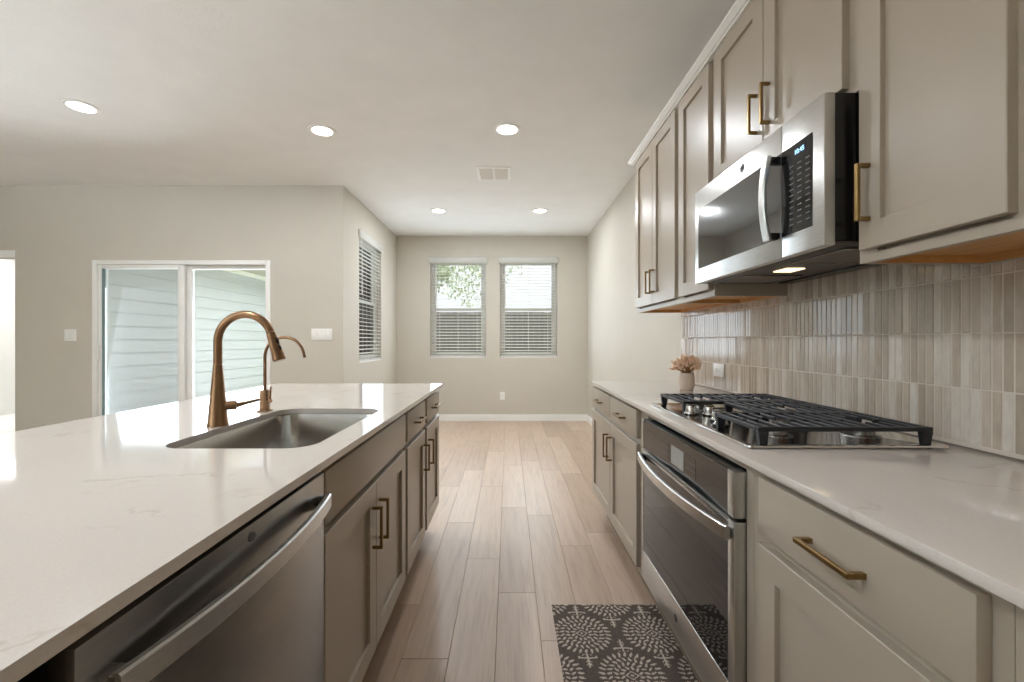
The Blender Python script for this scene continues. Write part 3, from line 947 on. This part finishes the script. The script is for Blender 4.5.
# ------------------------------------------------------------------ gas cooktop
KY0, KY1, KX0, KX1 = 1.100, 1.857, 0.596, 1.100
kt = thing('gas_cooktop', 'stainless gas cooktop with black cast iron grates on the right worktop', 'cooktop', ((KX0 + KX1) / 2, (KY0 + KY1) / 2, CT))
def tray():
    bm = B()
    def L(i, z): return [(p[0], p[1], z) for p in rrect(KX0 + i, KX1 - i, KY0 + i, KY1 - i, 0.012, 4)]
    return loft(bm, [L(0.004, CT + 0.0002), L(0, CT + 0.004), L(0.001, CT + 0.0085), L(0.004, CT + 0.0095), L(0.014, CT + 0.0095), L(0.022, CT + 0.006)])
obj('tray', tray(), 'tray', kt)
ZT = CT + 0.006
for (bxx_, by, br) in ((0.745, 1.235, 0.036), (0.98, 1.235, 0.042), (0.93, 1.478, 0.058), (0.745, 1.715, 0.044), (0.98, 1.715, 0.033)):
    b_ = obj('burner', lathe(B(), [(br * 1.15, 0), (br * 1.1, 0.004), (br * 0.8, 0.006), (br * 0.8, 0.016), (br * 0.9, 0.018), (br * 0.9, 0.02)], (bxx_, by, ZT), 28), 'steel', kt)
    obj('burner_cap', lathe(B(), [(br * 0.9, 0.0202), (br * 0.92, 0.024), (br * 0.85, 0.028), (br * 0.4, 0.0295)], (bxx_, by, ZT), 28), 'cap', b_)
GZ1 = 0.965; GZ0 = GZ1 - 0.011
def grate(ya, yb, xa, xb, slot):
    bm = B(); w = 0.0125
    def bar(x0, x1, y0_, y1_, z0=GZ0, z1=GZ1): box(bm, x0, x1, y0_, y1_, z0, z1, 0.0018, 1)
    bar(xa, xb, ya, ya + w); bar(xa, xb, yb - w, yb)
    bar(xa, xa + w, ya + w, yb - w); bar(xb - w, xb, ya + w, yb - w)
    n = max(2, round((xb - xa) / 0.033))
    st = (xb - xa) / n
    ym = (ya + yb) / 2
    for i in range(1, n):
        x = xa + i * st
        if any(abs(x - sx) < 0.036 for sx in slot):
            bar(x - 0.0045, x + 0.0045, ya + w, ym - 0.035); bar(x - 0.0045, x + 0.0045, ym + 0.035, yb - w)
        else:
            bar(x - 0.0045, x + 0.0045, ya + w, yb - w)
    bar(xa + w, slot[0] - 0.036, ym - 0.005, ym + 0.005)
    for sa, sb_ in zip(slot, slot[1:]): bar(sa + 0.036, sb_ - 0.036, ym - 0.005, ym + 0.005)
    bar(slot[-1] + 0.036, xb - w, ym - 0.005, ym + 0.005)
    for x in (xa + 0.001, xb - 0.027):
        for y in (ya, yb - 0.016):
            L0 = [(x + 0.004, y + 0.002, ZT), (x + 0.022, y + 0.002, ZT), (x + 0.022, y + 0.014, ZT), (x + 0.004, y + 0.014, ZT)]
            L1 = [(x, y, GZ0), (x + 0.026, y, GZ0), (x + 0.026, y + 0.016, GZ0), (x, y + 0.016, GZ0)]
            loft(bm, [L0, L1])
    return bm
obj('grate', grate(1.117, 1.356, 0.630, 1.072, (0.745, 0.98)), 'iron', kt)
obj('grate', grate(1.359, 1.597, 0.775, 1.072, (0.93,)), 'iron', kt)
obj('grate', grate(1.600, 1.840, 0.630, 1.072, (0.745, 0.98)), 'iron', kt)
for (kx, ky) in ((0.654, 1.590), (0.712, 1.572), (0.690, 1.462), (0.735, 1.400), (0.662, 1.380)):
    kb = obj('knob', lathe(B(), [(0.0215, 0.004), (0.021, 0.007), (0.0185, 0.010), (0.0175, 0.028), (0.016, 0.0305)], (kx, ky, ZT), 28), 'chrome', kt)
    obj('knob_base', lathe(B(), [(0.024, 0.0002), (0.024, 0.0038)], (kx, ky, ZT), 28), 'black', kb)
    obj('knob_grip', bx(kx - 0.016, kx + 0.016, ky - 0.0035, ky + 0.0035, ZT + 0.0305, ZT + 0.036, 0.001), 'chrome', kb)

# ------------------------------------------------------------------ backsplash: every tile an island of one mesh
BY0, BY1 = -0.3, 2.985
bs = thing('tile_backsplash', 'greige glazed finger tile backsplash behind the cooktop', 'backsplash', (XR, 1.3, CT))
xg = XR - 0.003
def tiles():
    bm = B(); p = 0.0240; rowz = [0.9235 + 0.1395 * k for k in range(0, 5)]
    rn = random.Random(5)
    y = BY1
    while y > BY0:
        for z in rowz:
            z1 = min(z + 0.1395, 1.446)
            if z1 - z < 0.02: continue
            if z > 1.3 and (y > 1.846 or y < 1.09) and z > 1.371: continue
            if z1 > 1.371 and not (1.092 < y - p and y < 1.845): z1 = 1.4 if False else min(z1, 1.3705)
            g_ = 0.0017
            ya, yb, za, zb = y - p + g_, y - g_, z + g_, z1 - g_
            h = 0.0072 + rn.uniform(-0.0005, 0.0005)
            tw = rn.uniform(-0.00016, 0.00016); tw2 = rn.uniform(-0.00016, 0.00016)
            def R(i, d): return [(XR - 0.002 - d - (tw if d > 0.004 else 0), ya + i, za + i), (XR - 0.002 - d + (tw2 if d > 0.004 else 0), yb - i, za + i), (XR - 0.002 - d + (tw if d > 0.004 else 0), yb - i, zb - i), (XR - 0.002 - d - (tw2 if d > 0.004 else 0), ya + i, zb - i)]
            loft(bm, [R(0, 0), R(0, h - 0.002), R(0.0005, h - 0.0006), R(0.0017, h)])
        y -= p
    return bm
obj('tiles', tiles(), 'tile', bs, angle=12)
gb = B(); box(gb, XR - 0.0078, XR - 0.0005, BY0, BY1, CT + 0.0005, 1.3705); box(gb, XR - 0.0078, XR - 0.0005, 1.093, 1.844, 1.3705, 1.445)
box(gb, XR - 0.0085, XR - 0.0005, BY0, BY1, CT + 0.0005, CT + 0.0085)
obj('grout', gb, 'grout', bs)

# ------------------------------------------------------------------ wall cabinets
XU = 0.841
UZ0, UZT = 1.371, 2.385
ug = 'wall cabinets above the right worktop'
def upper(label, y0, y1, doors, z0, dz0):
    xf = XU + 0.020; xc = xf + 0.019
    r = thing('wall_cabinet', label, 'cabinet', ((xc + XR) / 2, (y0 + y1) / 2, z0), ug)
    obj('carcass', carcass(xc, -1, y0, y1, z0, UZT, XR - xc - 0.002, hollow_bottom=0.022), 'paint', r)
    mb = B(); box(mb, xc + 0.0005, XR - 0.018, y0 + 0.0145, y1 - 0.0145, z0 + 0.019, z0 + 0.0215)
    box(mb, xc + 0.0005, XR - 0.018, y0 + 0.0142, y0 + 0.0155, z0 + 0.001, z0 + 0.019); box(mb, xc + 0.0005, XR - 0.018, y1 - 0.0155, y1 - 0.0142, z0 + 0.001, z0 + 0.019)
    box(mb, XR - 0.0185, XR - 0.0165, y0 + 0.0155, y1 - 0.0155, z0 + 0.001, z0 + 0.019)
    obj('underside', mb, 'maple', r)
    obj('face_frame', face_frame(xc, -1, y0, y1, z0, UZT, 0.052, wl=0.022), 'paint', r)
    for a, b, py in doors:
        d = obj('door', shaker(XU, -1, a, b, dz0, 2.358), 'paint', r)
        if py is not None: obj('pull', pull(XU, -1, py, dz0 + 0.130, True), 'brassy', d)
    return r
upper('two-door wall cabinet at the far end of the row', 2.221, 2.960, [(2.596, 2.938, 2.632), (2.244, 2.592, 2.556)], UZ0, 1.400)
upper('single-door wall cabinet left of the microwave', 1.850, 2.220, [(1.866, 2.194, None)], UZ0, 1.400)
upper('short two-door wall cabinet directly above the microwave', 1.086, 1.849, [(1.466, 1.816, 1.500), (1.118, 1.462, 1.428)], 1.800, 1.820)
upper('tall single-door wall cabinet right of the microwave', 0.706, 1.085, [(0.748, 1.0645, 1.033)], UZ0, 1.400)
upper('wall cabinet cut off by the right edge of the picture', 0.20, 0.705, [(0.235, 0.650, 0.27)], UZ0, 1.400)
# crown along the top of the row
def crown():
    bm = B()
    prof = [(0.860, 2.385), (0.860, 2.3595), (0.833, 2.3595), (0.831, 2.364), (0.823, 2.366), (0.816, 2.374), (0.809, 2.378), (0.806, 2.381), (0.806, 2.389), (0.86, 2.389)]
    L = lambda y, k: [(x if x > 0.855 else x, y + (0.86 - x) * k * 0.565, z) for x, z in prof]
    loft(bm, [L(0.20, 0), L(2.9605, 1)])
    # return along the far side of the row
    prof2 = [(2.9605, 2.385), (2.9605, 2.3595), (2.979, 2.3595), (2.984, 2.366), (2.989, 2.378), (2.991, 2.381), (2.991, 2.389), (2.9605, 2.389)]
    L2 = lambda x: [(x, y, z) for y, z in prof2]
    loft(bm, [L2(0.861), L2(XR - 0.001)])
    return bm
cr = obj('crown_molding', crown(), 'trim', loc=(0.83, 1.6, 2.3595))
tag(cr, 'slim white crown molding along the top of the wall cabinets', 'molding')

# ------------------------------------------------------------------ microwave
XM = 0.777; MZ0, MZ1 = 1.419, 1.797; MY0, MY1, MYD = 1.090, 1.846, 1.261
mw = thing('microwave', 'stainless over-the-range microwave with black glass between wall cabinets', 'microwave', (0.97, 1.47, MZ0))
obj('housing', bx(0.806, XR - 0.010, MY0 + 0.004, MY1 - 0.004, MZ0 + 0.012, MZ1, 0.002), 'black', mw)
XMf = XM
def front(ya, yb): return bx(XMf, 0.805, ya, yb, MZ0, MZ1 - 0.001, 0.003)
md_ = obj('door', front(MYD + 0.001, MY1), 'steel_light', mw)
mc = obj('control_side', front(MY0, MYD - 0.001), 'steel_light', mw)
WZa, WZb = 1.477, 1.717
obj('door_glass', bx(XMf - 0.0012, XMf - 0.0002, MYD + 0.001, 1.811, WZa, WZb, 0.0004, seg=1), 'glass_mw', md_)
obj('control_glass', bx(XMf - 0.0012, XMf - 0.0002, 1.131, MYD - 0.001, WZa, WZb, 0.0004, seg=1), 'glass_black', mc)
# keypad print: one sheet of small dashes
obj('keypad_legend', bx(XMf - 0.0016, XMf - 0.0012, 1.140, 1.236, 1.495, 1.672), 'legend_mw', mc)
obj('clock_display', bx(XMf - 0.0016, XMf - 0.0012, 1.158, 1.205, 1.680, 1.704), 'bluepane', mc)
def text_x(txt, x, y, z, size, parent, m, name, face=-1):
    cu = bpy.data.curves.new(name, 'FONT'); cu.body = txt; cu.size = size; cu.align_x = 'CENTER'; cu.align_y = 'CENTER'; cu.extrude = 0.0003; cu.space_character = 1.05
    tmp = bpy.data.objects.new('tmp', cu); C.objects.link(tmp)
    bpy.context.view_layer.update()
    me = bpy.data.meshes.new_from_object(tmp.evaluated_get(bpy.context.evaluated_depsgraph_get()))
    bpy.data.objects.remove(tmp)
    base = worldloc(parent)
    for v in me.vertices:
        a, b, c = v.co
        v.co = (x + face * c - base.x, (y + a * face) - base.y, z + b - base.z)
    me.materials.clear(); me.materials.append(M[m])
    o = bpy.data.objects.new(name, me); C.objects.link(o); o.parent = parent
    return o
text_x('10:45', XMf - 0.0018, 1.1815, 1.692, 0.0175, mc, 'bluedisp', 'clock_digits')
bd = obj('badge', disc_x(XMf, -1, 1.474, 1.758, 0.0150), 'badge', md_)
text_x('GE', XMf - 0.0023, 1.474, 1.758, 0.0145, bd, 'dark', 'badge_monogram')
# curved vertical handle
hb = B(); loops = []
n = 18
for i in range(n + 1):
    t = i / n
    z = 1.472 + (1.715 - 1.472) * t
    xo = XMf - 0.034 - 0.014 * (1 - (2 * t - 1) ** 2)
    y0_, y1_ = 1.270, 1.296
    loops.append([(xo, y0_ + 0.003, z), (xo, y1_ - 0.003, z), (xo + 0.004, y1_, z), (xo + 0.012, y1_, z), (xo + 0.012, y0_, z), (xo + 0.004, y0_, z)])
mh = obj('handle', loft(hb, loops), 'steel_light', md_)
for za in (1.474, 1.693):
    obj('handle_mount', bx(XMf - 0.024, XMf - 0.0013, 1.272, 1.294, za, za + 0.020, 0.002), 'black', mh)
# underside: plate, filters, lamp
obj('underside_plate', bx(0.806, XR - 0.010, MY0 + 0.004, MY1 - 0.004, MZ0 + 0.002, MZ0 + 0.0115, 0.002), 'underbody', mw)
for ya in (1.13, 1.60):
    fb_ = B(); box(fb_, 0.86, 1.05, ya, ya + 0.20, MZ0 - 0.001, MZ0 + 0.0018, 0.0005, 1)
    fo = obj('grease_filter', fb_, 'filter', mw)
    ed = B(); box(ed, 0.853, 0.86, ya - 0.007, ya + 0.207, MZ0 - 0.003, MZ0 + 0.0018); box(ed, 1.05, 1.057, ya - 0.007, ya + 0.207, MZ0 - 0.003, MZ0 + 0.0018)
    box(ed, 0.86, 1.05, ya - 0.007, ya, MZ0 - 0.003, MZ0 + 0.0018); box(ed, 0.86, 1.05, ya + 0.2, ya + 0.207, MZ0 - 0.003, MZ0 + 0.0018)
    obj('filter_rim', ed, 'steel', fo)
lens = obj('lamp_lens', bx(0.905, 0.965, 1.44, 1.515, MZ0 - 0.002, MZ0 + 0.0018, 0.001), 'hoodlamp', mw)
obj('vent_slot', bx(1.095, 1.15, MY0 + 0.05, MY1 - 0.05, MZ0 - 0.004, MZ0 + 0.0018, 0.001), 'black', mw)

# ------------------------------------------------------------------ vase with dried plumes
vx, vy = 0.987, 2.457
va = obj('ceramic_vase', lathe(B(), [(0.034, 0), (0.037, 0.003), (0.0375, 0.010), (0.041, 0.016), (0.0435, 0.03), (0.0440, 0.05), (0.0425, 0.075), (0.039, 0.092), (0.0365, 0.0925), (0.036, 0.088), (0.038, 0.06), (0.036, 0.02), (0.001, 0.016)], (vx, vy, CT), 40), 'vase', loc=(vx, vy, CT))
tag(va, 'small beige ceramic vase on the far end of the right worktop', 'vase')
pb = thing('dried_flower_bunch', 'bunch of peach dried bunny-tail plumes standing in the small vase', 'dried flowers', (vx, vy, CT + 0.02))
rn = random.Random(11)
stm, plm = B(), B()
for i in range(150):
    az = rn.uniform(0, 2 * PI); el = rn.uniform(0.0, 1.0) ** 0.6
    reach = 0.012 + 0.088 * el * rn.uniform(0.75, 1.0)
    top = max(CT + 0.115, CT + 0.198 - 0.065 * el * el - rn.uniform(0, 0.045))
    b0 = Vector((vx + 0.012 * math.cos(az), vy + 0.012 * math.sin(az), CT + 0.022))
    m0 = Vector((vx + 0.026 * el * math.cos(az), vy + 0.026 * el * math.sin(az), CT + 0.098))
    e0 = Vector((vx + reach * math.cos(az), vy + reach * math.sin(az), top))
    tube(stm, [b0, m0, (m0 * 0.45 + e0 * 0.55) + Vector((0, 0, 0.006)), e0], 0.0009, 5)
    d = ((e0 - m0).normalized() + Vector((rn.gauss(0, .3), rn.gauss(0, .3), rn.gauss(0, .3)))).normalized()
    for k in range(22):                       # feathery awns around the head
        t = k / 21
        p = e0 - d * 0.020 * (1 - t)
        q = Vector((rn.gauss(0, 1), rn.gauss(0, 1), rn.gauss(0, 1)))
        q = (q - d * q.dot(d)).normalized()
        tip = p + d * 0.010 + q * (0.009 * math.sin(PI * (0.2 + 0.75 * t)) + 0.002)
        w_ = q.cross(d).normalized() * 0.0009
        plm.faces.new([plm.verts.new(c) for c in (p - w_, p + w_, tip + w_ * 0.3, tip - w_ * 0.3)])
    tube(plm, [e0 - d * 0.021, e0 - d * 0.013, e0 - d * 0.004, e0 + d * 0.005], [0.001, 0.0036, 0.003, 0.0006], 6)
obj('stems', stm, 'stem', pb)
obj('plumes', plm, 'straw', pb)

# ------------------------------------------------------------------ outlets and switches
def outlet_y(x, y, z, label, n):
    """plate on a wall facing -Y; n = 0 for a duplex outlet, else the number of rocker switches"""
    w = 0.070 if n < 2 else 0.070 + 0.046 * (n - 1)
    nm = 'wall_outlet' if n == 0 else 'light_switch'
    r = thing(nm, label, 'outlet' if n == 0 else 'light switch', (x, y, z))
    obj('plate', bx(x - w / 2, x + w / 2, y - 0.006, y - 0.0003, z - 0.0575, z + 0.0575, 0.002), 'white', r)
    if n:
        for k in range(n):
            cx = x + (k - (n - 1) / 2) * 0.046
            rk = obj('rocker', bx(cx - 0.0165, cx + 0.0165, y - 0.0095, y - 0.0062, z - 0.033, z + 0.033, 0.001), 'white', r)
            e = B(); box(e, cx - 0.0178, cx + 0.0178, y - 0.0068, y - 0.0061, z - 0.0345, z + 0.0345)
            obj('rocker_gap', e, 'ventdark', rk)
    else:
        for s in (-1, 1):
            rc = obj('receptacle', bx(x - 0.017, x + 0.017, y - 0.0085, y - 0.0062, z + s * 0.020 - 0.014, z + s * 0.020 + 0.014, 0.002), 'white', r)
            e = B()
            for dx in (-0.006, 0.006): box(e, x + dx - 0.001, x + dx + 0.001, y - 0.0088, y - 0.0084, z + s * 0.02 - 0.002, z + s * 0.02 + 0.007)
            obj('slots', e, 'dark', rc)
outlet_y(-0.09, YF, 0.370, 'white outlet low on the far wall below the windows', 0)
outlet_y(-4.392, YL, 1.242, 'white double light switch left of the patio door', 2)
outlet_y(-1.872, YL, 1.250, 'wide white bank of light switches right of the patio door', 4)
oy, oz, ox = 2.44, 1.022, XR - 0.0098
bo = thing('wall_outlet', 'white sideways outlet on the tile backsplash behind the vase', 'outlet', (ox, oy, oz))
obj('plate', bx(ox - 0.006, ox - 0.0003, oy - 0.0575, oy + 0.0575, oz - 0.036, oz + 0.036, 0.002), 'white', bo)
for s in (-1, 1):
    rc = obj('receptacle', bx(ox - 0.0085, ox - 0.0062, oy + s * 0.02 - 0.014, oy + s * 0.02 + 0.014, oz - 0.017, oz + 0.017, 0.002), 'white', bo)
    e = B()
    for dz in (-0.006, 0.006): box(e, ox - 0.0088, ox - 0.0084, oy + s * 0.02 - 0.004, oy + s * 0.02 + 0.004, oz + dz - 0.001, oz + dz + 0.001)
    obj('slots', e, 'dark', rc)

# ------------------------------------------------------------------ ceiling lights and vent
CAN_W = 8.5
def can(x, y, label):
    r = thing('recessed_light', label, 'ceiling light', (x, y, CZ), 'recessed ceiling lights')
    obj('trim_ring', lathe(B(), [(0.098, -0.0005), (0.098, -0.004), (0.094, -0.008), (0.080, -0.010), (0.073, -0.0075), (0.073, -0.0005)], (x, y, CZ), 40), 'white', r)
    obj('lens', lathe(B(), [(0.0725, -0.001), (0.0725, -0.0055), (0.06, -0.0075), (0.001, -0.008)], (x, y, CZ), 36), 'canlens', r)
    l = bpy.data.lights.new('downlight', 'AREA'); l.shape = 'DISK'; l.size = 0.14; l.energy = CAN_W; l.color = (0.90, 0.95, 1.0)
    o = bpy.data.objects.new('downlight', l); C.objects.link(o); o.parent = r; o.location = (0, 0, -0.014)
    return r
can(-2.84, 2.945, 'lit recessed downlight nearest the left edge of the ceiling')
can(-1.38, 3.28, 'lit recessed downlight over the far end of the island')
can(-0.01, 3.26, 'lit recessed downlight over the aisle in front of the ceiling vent')
can(-0.835, 5.29, 'lit recessed downlight beyond the vent above the left far window')
can(0.376, 5.29, 'lit recessed downlight beyond the vent above the right far window')

ve = thing('ceiling_vent', 'white square air vent in the ceiling beyond the aisle downlight', 'vent', (-0.135, 4.12, CZ))
vb = B(); vx0, vx1, vy0, vy1 = -0.29, 0.02, 3.967, 4.274
zt, zb = CZ - 0.0005, CZ - 0.009
box(vb, vx0, vx0 + 0.026, vy0, vy1, zb, zt, 0.002); box(vb, vx1 - 0.026, vx1, vy0, vy1, zb, zt, 0.002)
box(vb, vx0 + 0.026, vx1 - 0.026, vy0, vy0 + 0.022, zb, zt, 0.002); box(vb, vx0 + 0.026, vx1 - 0.026, vy1 - 0.022, vy1, zb, zt, 0.002)
box(vb, -0.142, -0.128, vy0 + 0.022, vy1 - 0.022, zb, zt)
obj('vent_frame', vb, 'white', ve)
obj('backing', bx(vx0 + 0.026, vx1 - 0.026, vy0 + 0.022, vy1 - 0.022, CZ - 0.002, CZ - 0.0006), 'ventdark', ve)
lvb = B()
for k in range(11):
    y = vy0 + 0.03 + k * 0.0235
    for xa, xb in ((vx0 + 0.026, -0.142), (-0.128, vx1 - 0.026)):
        L0 = [(xa, y + 0.010, CZ - 0.0085), (xa, y + 0.0112, CZ - 0.0085), (xa, y + 0.0012, CZ - 0.0025), (xa, y, CZ - 0.0025)]
        loft(lvb, [L0, [(xb, p[1], p[2]) for p in L0]])
obj('louvers', lvb, 'white', ve)

# ------------------------------------------------------------------ rug with woven medallions
def rug():
    x0, x1, y0, y1 = 0.192, 0.661, 1.215, 1.985
    st = 0.0024
    nx, ny = int((x1 - x0) / st), int((y1 - y0) / st)
    rn = random.Random(21)
    PX, PY = 0.283, 0.45
    def motif(u, v):
        r = math.hypot(u, v); th = math.atan2(u, v)
        au, av = abs(u), abs(v)
        d = au * 0.9 + av
        if 0.016 < d < 0.023 or d < 0.007: return 1
        if r < 0.026: return 0
        for ra, rb, n, ph, sl in ((0.027, 0.046, 12, 0, .16), (0.048, 0.068, 18, 0.5, -.2), (0.070, 0.091, 24, 0.0, .2), (0.093, 0.119, 30, 0.5, -.1)):
            if ra < r < rb:
                t = (r - ra) / (rb - ra)
                k = ((th / (2 * PI) * n + ph + sl * (t - 0.5) * 2) % 1.0 - 0.5) * 2 * PI * r / n
                w = 0.0056 * math.sin(PI * min(1, 0.22 + 0.72 * t)) * (0.85 + 0.3 * rn.random())
                if abs(k) < w: return 1
                return 0
        if av > 0.1:
            if au < 0.004 and av < 0.188: return 1
            if abs(av - 0.140 + au * 0.1) < 0.004 and au < 0.037: return 1
            if abs(av - 0.132) < 0.003 and 0.028 < au < 0.036: return 1
            for c in (0.150, 0.165):
                if abs((av - c) - au * 0.9) < 0.003 and au < 0.012: return 1
            if 0.118 < av and abs((av - 0.112) - au * 0.7) < 0.0028 and au < 0.02: return 0.9
        return 0
    vals = []
    for j in range(ny + 1):
        for i in range(nx + 1):
            x = x0 + i * st; y = y0 + j * st
            jx = x + rn.uniform(-1, 1) * 0.0013; jy = y + rn.uniform(-1, 1) * 0.0013
            best = 0
            for cx0, cy0 in ((0.295, 1.783), (0.295 + PX / 2, 1.783 + PY / 2)):
                u = (jx - cx0 + PX / 2) % PX - PX / 2
                v = (jy - cy0 + PY / 2) % PY - PY / 2
                best = max(best, motif(u, v))
            vals.append(best)
    vs, fs = [], []
    for j in range(ny + 1):
        for i in range(nx + 1):
            edge = min(i, j, nx - i, ny - j)
            h = 0.0055 if edge > 1 else (0.004 if edge == 1 else 0.0006)
            vs.append((x0 + i * st, y0 + j * st, h + 0.0012 * vals[j * (nx + 1) + i] + rn.uniform(0, 0.0012)))
    for j in range(ny):
        for i in range(nx):
            a = j * (nx + 1) + i
            fs.append((a, a + 1, a + nx + 2, a + nx + 1))
    c = Vector(((x0 + x1) / 2, (y0 + y1) / 2, 0))
    me = bpy.data.meshes.new('kitchen_rug')
    me.from_pydata([tuple(Vector(v) - c) for v in vs], [], fs)
    at = me.attributes.new('weave', 'FLOAT', 'POINT')
    at.data.foreach_set('value', vals)
    me.materials.append(M['rug'])
    o = bpy.data.objects.new('kitchen_rug', me); C.objects.link(o); o.location = c
    tag(o, 'dark taupe rug with beige medallion pattern on the floor before the oven', 'rug')
rug()
